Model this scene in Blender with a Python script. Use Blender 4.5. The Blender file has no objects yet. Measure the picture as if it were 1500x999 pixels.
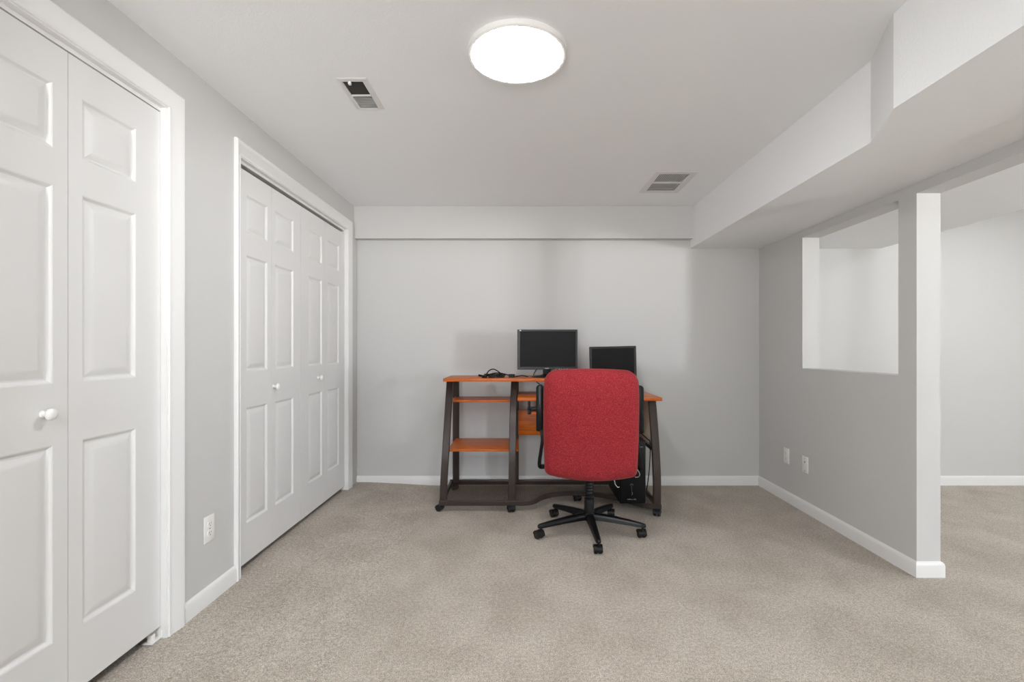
import bpy, bmesh, math, random
from mathutils import Matrix, Vector
random.seed(7)
PI = math.pi
sc = bpy.context.scene
COL = sc.collection

# ------------------------------------------------------------------ helpers
ROOT = {}

def tag(o, label=None, cat=None, group=None, kind=None):
    if label: o['label'] = label
    if cat: o['category'] = cat
    if group: o['group'] = group
    if kind: o['kind'] = kind
    return o

def top_of(o):
    while o.parent: o = o.parent
    return o

def empty(name, label, cat, loc=(0, 0, 0), rz=0.0, group=None, kind=None):
    o = bpy.data.objects.new(name, None)
    COL.objects.link(o)
    o.location = loc
    o.rotation_euler = (0, 0, rz)
    o.empty_display_size = .05
    ROOT[o.name] = Matrix.Translation(Vector(loc)) @ Matrix.Rotation(rz, 4, 'Z')
    return tag(o, label, cat, group, kind)

def obj(name, bm, mat, parent=None, local=False, smooth=None, fix=True):
    """link a bmesh as one mesh object; coordinates are world ones unless local"""
    if parent is not None and not local:
        r = top_of(parent)
        if r.name in ROOT:
            bm.transform(ROOT[r.name].inverted())
    if fix:
        bmesh.ops.recalc_face_normals(bm, faces=bm.faces)
    me = bpy.data.meshes.new(name)
    bm.to_mesh(me)
    bm.free()
    for m in (mat if isinstance(mat, (list, tuple)) else [mat]):
        me.materials.append(m)
    if smooth is not None:
        for p in me.polygons: p.use_smooth = True
        me.set_sharp_from_angle(angle=math.radians(smooth))
    o = bpy.data.objects.new(name, me)
    COL.objects.link(o)
    if parent is not None: o.parent = parent
    return o

def struct(name, bm, mat, label=None, cat=None, smooth=None):
    o = obj(name, bm, mat, smooth=smooth)
    return tag(o, label, cat, kind='structure')

def box(bm, x0, x1, y0, y1, z0, z1, bevel=0.0, seg=2, M=None):
    vs = [bm.verts.new((x, y, z)) for x in (x0, x1) for y in (y0, y1) for z in (z0, z1)]
    idx = [(0, 1, 3, 2), (4, 6, 7, 5), (0, 4, 5, 1), (2, 3, 7, 6), (0, 2, 6, 4), (1, 5, 7, 3)]
    fs = [bm.faces.new([vs[i] for i in f]) for f in idx]
    if bevel > 0:
        es = list({e for f in fs for e in f.edges})
        r = bmesh.ops.bevel(bm, geom=es, offset=bevel, segments=seg, profile=.5, affect='EDGES')
        vs = list({v for v in r['verts']} | {v for v in vs if v.is_valid})
    if M is not None:
        bmesh.ops.transform(bm, matrix=M, verts=[v for v in vs if v.is_valid])
    return vs

def nb(): return bmesh.new()

def frame_axes(d):
    d = d.normalized()
    up = Vector((0, 0, 1)) if abs(d.z) < .95 else Vector((0, 1, 0))
    s = d.cross(up).normalized()
    return s, s.cross(d).normalized()

def catmull(pts, n=8):
    P = [Vector(p) for p in pts]
    out = []
    for i in range(len(P) - 1):
        p0 = P[max(i - 1, 0)]; p1 = P[i]; p2 = P[i + 1]; p3 = P[min(i + 2, len(P) - 1)]
        for k in range(n):
            t = k / n
            out.append(.5 * ((2 * p1) + (-p0 + p2) * t + (2 * p0 - 5 * p1 + 4 * p2 - p3) * t * t + (-p0 + 3 * p1 - 3 * p2 + p3) * t ** 3))
    out.append(P[-1])
    return out

def tube(bm, pts, r, n=10, caps=True):
    """round tube along points; r may be a list"""
    P = [Vector(p) for p in pts]
    rs = r if isinstance(r, (list, tuple)) else [r] * len(P)
    rings = []
    s0 = None
    for i, p in enumerate(P):
        d = (P[min(i + 1, len(P) - 1)] - P[max(i - 1, 0)])
        s, u = frame_axes(d)
        if s0 is not None:
            s = (s0 - d.normalized() * s0.dot(d.normalized())).normalized()
            u = s.cross(d.normalized()).normalized()
        s0 = s
        rings.append([bm.verts.new(p + (s * math.cos(a) + u * math.sin(a)) * rs[i]) for a in [2 * PI * k / n for k in range(n)]])
    for a, b in zip(rings, rings[1:]):
        for k in range(n):
            bm.faces.new((a[k], a[(k + 1) % n], b[(k + 1) % n], b[k]))
    if caps:
        bm.faces.new(rings[0]); bm.faces.new(rings[-1])

def sweep(bm, pts, prof, side, caps=True):
    """sweep closed profile [(a,b)]: a along the horizontal normal, b along z; side(i) gives the normal"""
    rings = []
    for i, p in enumerate(pts):
        s = side(i)
        rings.append([bm.verts.new(Vector(p) + s * a + Vector((0, 0, b))) for a, b in prof])
    n = len(prof)
    for a, b in zip(rings, rings[1:]):
        for k in range(n):
            bm.faces.new((a[k], a[(k + 1) % n], b[(k + 1) % n], b[k]))
    if caps:
        bm.faces.new(rings[0]); bm.faces.new(rings[-1])

def plan_sweep(bm, pts2, prof, z=0.0):
    """sweep a profile along an open plan path with mitred corners; profile a>0 lies left of the path"""
    P = [Vector((x, y, z)) for x, y in pts2]
    nrm = []
    for i in range(len(P)):
        ds = []
        if i > 0: ds.append((P[i] - P[i - 1]).normalized())
        if i < len(P) - 1: ds.append((P[i + 1] - P[i]).normalized())
        ns = [Vector((-d.y, d.x, 0)) for d in ds]
        if len(ns) == 1: nrm.append(ns[0])
        else:
            m = (ns[0] + ns[1]).normalized()
            nrm.append(m / max(.2, m.dot(ns[0])))
    sweep(bm, P, prof, lambda i: nrm[i])

def lathe(bm, prof, n=32, M=None, cap=True):
    """prof [(r,z)] about z"""
    rings = []
    for r, z in prof:
        if r < 1e-6: rings.append([bm.verts.new((0, 0, z))])
        else: rings.append([bm.verts.new((r * math.cos(2 * PI * k / n), r * math.sin(2 * PI * k / n), z)) for k in range(n)])
    for a, b in zip(rings, rings[1:]):
        for k in range(n):
            k2 = (k + 1) % n
            if len(a) == 1 and len(b) == 1: continue
            if len(a) == 1: bm.faces.new((a[0], b[k], b[k2]))
            elif len(b) == 1: bm.faces.new((a[k], a[k2], b[0]))
            else: bm.faces.new((a[k], a[k2], b[k2], b[k]))
    if cap:
        for r in (rings[0], rings[-1]):
            if len(r) > 2: bm.faces.new(r)
    if M is not None:
        bmesh.ops.transform(bm, matrix=M, verts=[v for r in rings for v in r])

def prism(bm, poly, z0, z1):
    a = [bm.verts.new((x, y, z0)) for x, y in poly]
    b = [bm.verts.new((x, y, z1)) for x, y in poly]
    n = len(poly)
    bm.faces.new(a); bm.faces.new(b)
    for k in range(n): bm.faces.new((a[k], a[(k + 1) % n], b[(k + 1) % n], b[k]))

AX = {'+x': Matrix(((0, 0, 1, 0), (1, 0, 0, 0), (0, 1, 0, 0), (0, 0, 0, 1)))}   # local (a,b,n) -> (y,z,x)

# ------------------------------------------------------------------ materials
def mat(name, base, rough=.5, metal=0.0, spec=.5, coat=0.0):
    m = bpy.data.materials.new(name)
    m.use_nodes = True
    b = m.node_tree.nodes['Principled BSDF']
    b.inputs['Base Color'].default_value = (*base, 1)
    b.inputs['Roughness'].default_value = rough
    b.inputs['Metallic'].default_value = metal
    b.inputs['Specular IOR Level'].default_value = spec
    b.inputs['Coat Weight'].default_value = coat
    return m

def nodes(m): return m.node_tree.nodes, m.node_tree.links, m.node_tree.nodes['Principled BSDF']

def coords(m, scale=(1, 1, 1), kind='Object'):
    N, L, b = nodes(m)
    tc = N.new('ShaderNodeTexCoord'); mp = N.new('ShaderNodeMapping')
    mp.inputs['Scale'].default_value = scale
    L.new(tc.outputs[kind], mp.inputs['Vector'])
    return mp.outputs['Vector']

def noise(m, vec, scale, detail=3, rough=.55, dist=0.0):
    N, L, b = nodes(m)
    n = N.new('ShaderNodeTexNoise')
    n.inputs['Scale'].default_value = scale; n.inputs['Detail'].default_value = detail
    n.inputs['Roughness'].default_value = rough; n.inputs['Distortion'].default_value = dist
    L.new(vec, n.inputs['Vector'])
    return n.outputs['Fac']

def ramp(m, fac, stops):
    N, L, b = nodes(m)
    r = N.new('ShaderNodeValToRGB')
    e = r.color_ramp.elements
    while len(e) < len(stops): e.new(.5)
    for el, (p, c) in zip(e, stops):
        el.position = p; el.color = (*c, 1)
    L.new(fac, r.inputs['Fac'])
    return r.outputs['Color']

def bump(m, fac, strength, dist):
    N, L, b = nodes(m)
    n = N.new('ShaderNodeBump')
    n.inputs['Strength'].default_value = strength; n.inputs['Distance'].default_value = dist
    L.new(fac, n.inputs['Height'])
    L.new(n.outputs['Normal'], b.inputs['Normal'])
    return n

def mix(m, fac, a, b_, mode='MIX'):
    N, L, b = nodes(m)
    n = N.new('ShaderNodeMix'); n.data_type = 'RGBA'; n.blend_type = mode
    if isinstance(fac, float): n.inputs[0].default_value = fac
    else: L.new(fac, n.inputs[0])
    L.new(a, n.inputs[6]); L.new(b_, n.inputs[7])
    return n.outputs[2]

# painted drywall, orange-peel texture
def paint(name, base, bs, bd, scale):
    m = mat(name, base, .62, spec=.3)
    v = coords(m)
    f = noise(m, v, scale, 2, .5)
    bump(m, f, bs, bd)
    return m

M_wall = paint('wall_paint', (.555, .553, .546), .25, .0015, 220)
M_ceil = paint('ceiling_paint', (.86, .872, .885), .3, .002, 160)
M_soff = paint('soffit_paint', (.80, .81, .818), .35, .003, 110)
M_trim = mat('white_trim_paint', (.74, .738, .732), .38)
M_door = mat('white_door_paint', (.68, .678, .673), .38)
_v = coords(M_door, (26, 26, 1.4)); bump(M_door, noise(M_door, _v, 9, 3), .10, .0006)
M_closet_shade = mat('closet_shade', (.10, .10, .10), .8)  # dark grey stands in for the shade inside the closets
M_plastic_w = mat('white_plastic', (.76, .75, .73), .3)
M_slot = mat('slot_dark', (.02, .02, .02), .6)
M_vent = mat('white_enamel', (.70, .695, .685), .45)
M_duct_shade = mat('duct_shade', (.035, .033, .03), .7)  # near-black stands in for shade inside the ducts and between blades
M_black = mat('black_plastic', (.0055, .0055, .006), .42, spec=.28)
M_blackg = mat('black_gloss_plastic', (.004, .004, .005), .3, spec=.25)
M_wheel = mat('caster_wheel_plastic', (.016, .012, .011), .4, spec=.3)
M_hood = mat('blue_black_plastic', (.012, .014, .019), .35, spec=.35)
M_bezel = mat('monitor_bezel_plastic', (.028, .028, .029), .4, spec=.35)
M_screen = mat('dark_screen', (.012, .012, .0125), .5, spec=.11)
M_silver = mat('silver', (.55, .55, .56), .25, 1.0)
M_cable = mat('black_cable', (.005, .005, .005), .45, spec=.25)
M_rubber = mat('dark_rubber', (.03, .03, .03), .7)
M_tan = mat('tan_panel', (.74, .62, .47), .5)
M_bolt = mat('brown_cap', (.045, .018, .014), .5)

# carpet
M_carpet = mat('beige_carpet', (.35, .31, .26), .95, spec=.1)
N, L, B = nodes(M_carpet)
v = coords(M_carpet)
f_f = noise(M_carpet, v, 260, 2, .6)
f_m = noise(M_carpet, v, 75, 2, .6)
v2 = coords(M_carpet, (1.3, 1.0, 1))
f_l = noise(M_carpet, v2, 2.6, 4, .6, .3)
c1 = ramp(M_carpet, f_f, [(.30, (.27, .238, .20)), (.5, (.51, .459, .398)), (.72, (.76, .70, .625))])
c2 = ramp(M_carpet, f_m, [(.35, (.79, .78, .77)), (.65, (1.05, 1.05, 1.05))])
c3 = ramp(M_carpet, f_l, [(.36, (.83, .815, .80)), (.62, (1, 1, 1))])
cc = mix(M_carpet, 1.0, c1, c2, 'MULTIPLY')
cc = mix(M_carpet, 1.0, cc, c3, 'MULTIPLY')
L.new(cc, B.inputs['Base Color'])
hm = N.new('ShaderNodeMath'); hm.operation = 'ADD'
L.new(f_f, hm.inputs[0]); L.new(f_m, hm.inputs[1])
bump(M_carpet, hm.outputs[0], .6, .006)
B.inputs['Sheen Weight'].default_value = .05

# orange cherry laminate
def wood(name, axis, k=1.0):
    m = mat(name, (.55, .16, .03), .36, spec=.3)
    N, L, B = nodes(m)
    s = (1.2, 16, 16) if axis == 'x' else (16, 1.2, 16)
    v = coords(m, s)
    f = noise(m, v, 5.5, 5, .6, .4)
    c = ramp(m, f, [(.25, (.30 * k, .052 * k, .006 * k)), (.5, (.50 * k, .112 * k, .010 * k)), (.78, (.64 * k, .17 * k, .018 * k))])
    L.new(c, B.inputs['Base Color'])
    return m
M_wood = wood('cherry_laminate', 'x', .92)

# bronze grey powder coated metal
M_leg = mat('bronze_grey_metal', (.046, .034, .030), .38, .2, spec=.35)
v = coords(M_leg); bump(M_leg, noise(M_leg, v, 500, 2), .15, .0005)
M_mesh = mat('dark_mesh_metal', (.05, .033, .020), .55, .1, spec=.3)

# red tweed upholstery
M_red = mat('red_tweed', (.40, .05, .055), .9, spec=.15)
N, L, B = nodes(M_red)
v = coords(M_red)
f1 = noise(M_red, v, 330, 2, .6)
vw = coords(M_red, (1, 1, .35)); f2 = noise(M_red, vw, 520, 1, .5)
c1 = ramp(M_red, f1, [(.30, (.15, .012, .017)), (.52, (.275, .020, .027)), (.74, (.47, .070, .068))])
c2 = ramp(M_red, f2, [(.36, (.84, .80, .82)), (.62, (1, 1, 1))])
L.new(mix(M_red, 1.0, c1, c2, 'MULTIPLY'), B.inputs['Base Color'])
bump(M_red, f1, .5, .0012)
B.inputs['Sheen Weight'].default_value = .10
B.inputs['Sheen Roughness'].default_value = .4
B.inputs['Sheen Tint'].default_value = (1, .75, .6, 1)

def emis(name, col, s):
    m = bpy.data.materials.new(name); m.use_nodes = True
    N = m.node_tree.nodes; L = m.node_tree.links
    N.clear()
    o = N.new('ShaderNodeOutputMaterial'); e = N.new('ShaderNodeEmission')
    e.inputs['Color'].default_value = (*col, 1); e.inputs['Strength'].default_value = s
    L.new(e.outputs[0], o.inputs['Surface'])
    return m

LAMPS = (54.0, 120.0, 42.0)  # visible lamp, added lamps behind the viewer, added lamps next door
M_lens = [emis('lamp_lens', (.97, .985, 1.0), s_) for s_ in LAMPS]
M_glass = bpy.data.materials.new('window_glass'); M_glass.use_nodes = True
N = M_glass.node_tree.nodes; L = M_glass.node_tree.links; N.clear()
o_ = N.new('ShaderNodeOutputMaterial'); t_ = N.new('ShaderNodeBsdfTransparent'); g_ = N.new('ShaderNodeBsdfGlossy')
g_.inputs['Roughness'].default_value = .02
mx = N.new('ShaderNodeMixShader'); mx.inputs[0].default_value = .06
L.new(t_.outputs[0], mx.inputs[1]); L.new(g_.outputs[0], mx.inputs[2]); L.new(mx.outputs[0], o_.inputs['Surface'])

# ------------------------------------------------------------------ room sizes
XL, XR, XR2, YB, YF = -1.358, 1.952, 2.070, 3.933, -3.0
ZC, ZS = 2.273, 1.947           # ceiling, soffit underside
ZH = 1.896                      # head of the openings in the right wall
YE = 2.363                      # free end of the right wall
XE = 6.0                        # far side of the neighbouring room

def floor_z(x):
    t = min(1, max(0, (-x - .62) / .70))
    return .028 * t * t * (3 - 2 * t)

# floor: gently rising towards the closets
bm = nb()
xs = [-2.2, -1.45] + [-1.40 + i * .04 for i in range(22)] + [-.4, 0, .5, 1, 2, 3, 4, 5, XE + .15]
a = [bm.verts.new((x, YF - .15, floor_z(x))) for x in xs]
b = [bm.verts.new((x, YB + .15, floor_z(x))) for x in xs]
for i in range(len(xs) - 1):
    bm.faces.new((a[i], a[i + 1], b[i + 1], b[i]))
lo = [bm.verts.new(p) for p in ((xs[0], YF - .15, -.1), (xs[-1], YF - .15, -.1), (xs[-1], YB + .15, -.1), (xs[0], YB + .15, -.1))]
bm.faces.new(lo); bm.faces.new([lo[0], lo[1]] + a[::-1]); bm.faces.new([lo[3], lo[2]] + b[::-1])
bm.faces.new((lo[0], a[0], b[0], lo[3])); bm.faces.new((lo[1], a[-1], b[-1], lo[2]))
struct('floor', bm, M_carpet, 'beige cut-pile carpet floor running through both rooms', 'floor')

# ceiling slab (register boots are cut out as real recesses)
VENT_A = (-.768, -.682, 2.047, 2.275)
VENT_B = (.904, 1.103, 3.141, 3.473)
def slab_with_holes(bm, x0, x1, y0, y1, z, th, holes):
    X = sorted({x0, x1, *[h[0] for h in holes], *[h[1] for h in holes]})
    Y = sorted({y0, y1, *[h[2] for h in holes], *[h[3] for h in holes]})
    V = {}
    def vert(x, y, zz):
        k = (x, y, zz)
        if k not in V: V[k] = bm.verts.new(k)
        return V[k]
    def inh(i, j):
        cx, cy = (X[i] + X[i + 1]) / 2, (Y[j] + Y[j + 1]) / 2
        return any(h[0] < cx < h[1] and h[2] < cy < h[3] for h in holes)
    for i in range(len(X) - 1):
        for j in range(len(Y) - 1):
            q = [(X[i], Y[j]), (X[i + 1], Y[j]), (X[i + 1], Y[j + 1]), (X[i], Y[j + 1])]
            bm.faces.new([vert(*p, z + th) for p in q])
            if inh(i, j):
                for k in range(4):
                    p, r = q[k], q[(k + 1) % 4]
                    bm.faces.new((vert(*p, z), vert(*r, z), vert(*r, z + th), vert(*p, z + th)))
            else:
                bm.faces.new([vert(*p, z) for p in q])
bm = nb()
slab_with_holes(bm, -2.2, XE + .15, YF - .15, YB + .15, ZC, .12, [VENT_A, VENT_B])
struct('ceiling', bm, M_ceil, 'pale grey textured drywall ceiling above the desk', 'ceiling')

# walls
bm = nb()
box(bm, -2.2, XE + .15, YB, YB + .15, -.1, ZC + .12)
struct('wall_back', bm, M_wall, 'pale grey back wall behind the desk', 'wall')
# wall behind the viewer, with an added window for fill light
WR = (-1.04, -.62, .80, 1.95)
bm = nb()
xs_ = [-2.2, WR[0], WR[1], XE + .15]
for i in range(3):
    h = {1: WR}.get(i)
    if h is None: box(bm, xs_[i], xs_[i + 1], YF - .15, YF, -.1, ZC + .12)
    else:
        box(bm, h[0], h[1], YF - .15, YF, -.1, h[2]); box(bm, h[0], h[1], YF - .15, YF, h[3], ZC + .12)
struct('wall_front', bm, M_wall, 'pale grey wall behind the viewer', 'wall')

C1 = (.34, 1.820, 2.046)         # closet openings: y0, y1, head
C2 = (2.296, 3.706, 2.048)
XW = XL - .115
bm = nb()
JT = .018
for y0, y1 in ((YF, C1[0] - JT), (C1[1] + JT, C2[0] - JT), (C2[1] + JT, YB)): box(bm, XW, XL, y0, y1, -.05, ZC)
for c in (C1, C2): box(bm, XW, XL, c[0] - JT, c[1] + JT, c[2] + JT, ZC)
struct('wall_left', bm, M_wall, 'pale grey left wall holding two closet openings', 'wall')
bm = nb()   # closet carcass behind the doors, coloured dark for the shade inside
box(bm, -2.2, -2.1, YF, YB, -.05, ZC)
box(bm, -2.1, XW, 2.0, 2.1, -.05, ZC)
box(bm, -2.1, XW, .1, .2, -.05, ZC)
struct('wall_closet', bm, M_closet_shade, 'closet interior wall behind the closet doors, coloured dark as shade', 'wall')

# right wall with pass-through and the wide opening
PT = (2.478, 3.325, .988, ZH)
bm = nb()
box(bm, XR, XR2, YE, PT[0], -.05, ZS)
box(bm, XR, XR2, PT[1], YB, -.05, ZS)
box(bm, XR, XR2, PT[0], PT[1], -.05, PT[2])
box(bm, XR, XR2, PT[0], PT[1], ZH, ZS)
YO = .35                         # unseen nearer end of the wide opening, set to block window light
box(bm, XR, XR2, YO, YE, ZH, ZS)
box(bm, XR, XR2, YF, YO, -.05, ZS)
struct('wall_right', bm, M_wall, 'grey right wall with square pass-through opening', 'wall')

# far side of the neighbouring room, with the window that lights everything
WN = (-1.45, -.55, .80, 1.98)
bm = nb()
box(bm, XE, XE + .15, YF, WN[0], -.05, ZC)
box(bm, XE, XE + .15, WN[1], YB, -.05, ZC)
box(bm, XE, XE + .15, WN[0], WN[1], -.05, WN[2])
box(bm, XE, XE + .15, WN[0], WN[1], WN[3], ZC)
struct('wall_far', bm, M_wall, 'pale grey far wall of the neighbouring room with a window', 'wall')

def glazed(name, label, cat, c0, c1, z0, z1, axis, at, out, fw=.05):
    """framed two-light window; c = coordinate along the wall, `at` = inner wall face, `out` = outward sign"""
    def bx(bm, a, b, za, zb, da, db):
        d0, d1 = sorted((at + out * da, at + out * db))
        if axis == 'y': box(bm, d0, d1, a, b, za, zb)
        else: box(bm, a, b, d0, d1, za, zb)
    loc = (at, (c0 + c1) / 2, z0) if axis == 'y' else ((c0 + c1) / 2, at, z0)
    w = empty(name, label, cat, loc, kind='structure')
    bm = nb()
    bx(bm, c0, c0 + fw, z0, z1, -.01, .10); bx(bm, c1 - fw, c1, z0, z1, -.01, .10)
    bx(bm, c0 + fw, c1 - fw, z0, z0 + fw, -.01, .10); bx(bm, c0 + fw, c1 - fw, z1 - fw, z1, -.01, .10)
    cm = (c0 + c1) / 2
    bx(bm, cm - .025, cm + .025, z0 + fw, z1 - fw, .02, .08)
    obj('window_frame', bm, M_trim, w)
    for a_, b_ in ((c0 + fw, cm - .025), (cm + .025, c1 - fw)):
        bm = nb(); bx(bm, a_, b_, z0 + fw, z1 - fw, .045, .050); obj('pane', bm, M_glass, w)
    pl = bpy.data.lights.new('daylight_portal', 'AREA'); pl.shape = 'RECTANGLE'
    pl.size = z1 - z0 if axis == 'y' else c1 - c0; pl.size_y = c1 - c0 if axis == 'y' else z1 - z0
    pl.cycles.is_portal = True
    po = bpy.data.objects.new('daylight_portal', pl); COL.objects.link(po)
    if axis == 'y': po.location = (at + out * .12, cm, (z0 + z1) / 2); po.rotation_euler = (0, PI / 2 * out, 0)
    else: po.location = (cm, at + out * .12, (z0 + z1) / 2); po.rotation_euler = (PI / 2 if out < 0 else -PI / 2, 0, 0)
glazed('window_1', 'white framed window in the neighbouring room', 'window', *WN, 'y', XE, 1)
glazed('window_fill_2', 'added white framed window behind the viewer, for fill light', 'window', *WR, 'x', YF, -1)  # unseen window added to fill light from behind

# soffits (boxed-in ducts)
bm = nb()
prism(bm, [(1.385, YB), (1.385, 1.897), (1.266, 1.628), (1.266, YF), (2.95, YF), (2.95, YB)], ZS, ZC)
struct('soffit_right', bm, M_soff, 'boxed-in duct soffit stepping along the right side of the ceiling', 'soffit')
bm = nb()
box(bm, XL, 1.385, 3.860, YB, 2.014, ZC)
struct('soffit_back', bm, M_wall, 'shallow soffit along the top of the back wall', 'soffit')

# baseboards
BP = [(0, 0), (.013, 0), (.013, .058), (.010, .068), (.005, .074), (0, .077)]
def baseboard(name, pts, label, z=0.0):
    bm = nb()
    plan_sweep(bm, pts, BP, z)
    struct(name, bm, M_trim, label, 'baseboard', smooth=40)
baseboard('baseboard_back', [(XR, YB), (XL, YB)], 'white baseboard along the back wall behind the desk')
baseboard('baseboard_right', [(XR2, YB), (XR2, YE), (XR, YE), (XR, YB)][::1], 'white baseboard wrapping the free end of the right wall')
baseboard('baseboard_far', [(XE, YB), (XR2, YB)], 'white baseboard on the bright wall beyond the opening')
baseboard('baseboard_left', [(XL, C2[0] - .045), (XL, C1[1] + .09)], 'white baseboard on the left wall between the closets', .027)

# ------------------------------------------------------------------ closet casings
CAS = [(0, 0), (0, .010), (.0035, .012), (.008, .012), (.011, .0085), (.016, .010), (.030, .0125), (.050, .015), (.064, .018), (.074, .018), (.080, .015), (.083, .010), (.083, 0)]
def casing(name, c, kL, kR, zb, label):
    root = empty(name, label, 'trim', (XL, c[0], 0), kind='structure')
    bm = nb()
    rv = .005
    y0, y1, zt = c[0] - rv, c[1] + rv, c[2] + rv
    rings = []
    for u, t in CAS:
        rings.append([bm.verts.new((XL + t, y0 - u * kL, zb)), bm.verts.new((XL + t, y0 - u * kL, zt + u * .9)),
                      bm.verts.new((XL + t, y1 + u * kR, zt + u * .9)), bm.verts.new((XL + t, y1 + u * kR, zb))])
    for a, b in zip(rings, rings[1:]):
        for k in range(3): bm.faces.new((a[k], a[k + 1], b[k + 1], b[k]))
    bm.faces.new([r[0] for r in rings]); bm.faces.new([r[3] for r in rings])
    for k in range(3): bm.faces.new((rings[-1][k], rings[-1][k + 1], rings[0][k + 1], rings[0][k]))
    obj('casing', bm, M_trim, root, smooth=25)
    bm = nb()
    xf = XL + .006
    box(bm, XW, xf, c[0] - .018, c[0], zb, c[2] + .018)
    box(bm, XW, xf, c[1], c[1] + .018, zb, c[2] + .018)
    box(bm, XW, xf, c[0], c[1], c[2], c[2] + .018)
    obj('jamb', bm, M_trim, root)
    bm = nb()   # bifold track under the head
    box(bm, XL - .050, XL - .016, c[0], c[1], c[2] - .014, c[2])
    obj('track', bm, M_trim, root)
    return root
t1 = casing('trim_1', C1, 1.0, 1.0, .02, 'white moulded casing around the nearer closet opening')
casing('trim_2', C2, .45, .95, .02, 'white moulded casing around the farther closet opening')

bm = nb()   # white floor pivot of the nearer bifold door
box(bm, XL - .050, XL - .012, 1.770, C1[1], .030, .034, .001); box(bm, XL - .040, XL - .022, 1.782, 1.800, .033, .058, .002); box(bm, XL - .050, XL - .012, C1[1] - .004, C1[1], .030, .060, .001)
obj('pivot_bracket', bm, M_plastic_w, t1)

# ------------------------------------------------------------------ bifold doors
XD = XL - .018        # front face of the leaves
def leaf_bm(y0, y1, z0, z1, pan_y, pan_z):
    """six-panel style hollow-core leaf: moulded raised panels on the front"""
    bm = nb()
    th = .034
    ys = [y0, pan_y[0], pan_y[1], y1]
    zs = [z0] + [q for p in pan_z for q in p] + [z1]
    V = {}
    def vert(x, y, z):
        k = (round(x, 5), round(y, 5), round(z, 5))
        if k not in V: V[k] = bm.verts.new(k)
        return V[k]
    rings = [(0, 0), (.004, -.0015), (.008, -.006), (.012, -.0085), (.017, -.0085), (.021, -.0070), (.040, -.0015), (.044, -.0010)]
    for i in range(3):
        for j in range(len(zs) - 1):
            a, b, c, d = ys[i], ys[i + 1], zs[j], zs[j + 1]
            if i == 1 and j % 2 == 1:
                prev = None
                for ins, dx in rings:
                    q = [vert(XD + dx, a + ins, c + ins), vert(XD + dx, b - ins, c + ins), vert(XD + dx, b - ins, d - ins), vert(XD + dx, a + ins, d - ins)]
                    if prev:
                        for k in range(4): bm.faces.new((prev[k], prev[(k + 1) % 4], q[(k + 1) % 4], q[k]))
                    prev = q
                bm.faces.new(prev)
            else:
                bm.faces.new((vert(XD, a, c), vert(XD, b, c), vert(XD, b, d), vert(XD, a, d)))
    # back and edges
    bm.faces.new([vert(XD - th, y, z) for y, z in ((y0, z0), (y1, z0), (y1, z1), (y0, z1))])
    bm.faces.new([vert(XD, y, z0) for y in ys] + [vert(XD - th, y1, z0), vert(XD - th, y0, z0)])
    bm.faces.new([vert(XD, y, z1) for y in ys] + [vert(XD - th, y1, z1), vert(XD - th, y0, z1)])
    for y in (y0, y1):
        bm.faces.new([vert(XD, y, z) for z in zs] + [vert(XD - th, y, z1), vert(XD - th, y, z0)])
    return bm
def knob_bm(y, z):
    bm = nb()
    prof = [(0, -.002), (.011, -.002), (.011, .002), (.0075, .006), (.0075, .012), (.012, .016), (.0165, .021), (.0175, .026), (.0155, .031), (.009, .0345), (0, .0355)]
    lathe(bm, prof, 24, Matrix.Translation((XD, y, z)) @ Matrix.Rotation(PI / 2, 4, 'Y'), cap=False)
    return bm
PZ = [(.266, .847), (1.027, 1.611), (1.720, 1.913)]
def bifold(name, label, leaves, z0, z1, dz, knob, group=None):
    root = empty(name, label, 'door', (XD, leaves[0][0], z0), kind='structure', group=group)
    for n, (y0, y1, p0, p1) in enumerate(leaves):
        lf = obj('leaf', leaf_bm(y0, y1, z0, z1, (p0, p1), [(a + dz, b + dz) for a, b in PZ]), M_door, root, smooth=20)
        if knob and knob[0] == n:
            obj('knob', knob_bm(knob[1], knob[2]), M_plastic_w, lf, smooth=40)
    return root
g = .0008
bifold('door_1', 'white panelled bifold closet door nearest the viewer, with a round knob',
       [(1.0855, 1.4485 - g, 1.1935, 1.4015), (1.4485 + g, 1.8185, 1.4955, 1.7035)], .074, 2.028, 0, (0, 1.372, .942))
bifold('door_2', 'white bifold closet door of the farther closet, half nearer the outlet',
       [(2.2975, 2.626 - g, 2.385, 2.586), (2.626 + g, 2.968, 2.6645, 2.8796)], .060, 2.013, -.014, (1, 2.648, .918))
bifold('door_3', 'white bifold closet door of the farther closet, half nearer the back wall',
       [(2.972, 3.333 - g, 3.080, 3.289), (3.333 + g, 3.7045, 3.380, 3.593)], .058, 2.013, -.014, (0, 3.225, .930))
bifold('door_4', 'white bifold closet door beside the viewer',
       [(.349, .717 - g, .457, .665), (.717 + g, 1.0815, .765, .973)], .074, 2.028, 0, (1, .79, .942))

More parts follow.
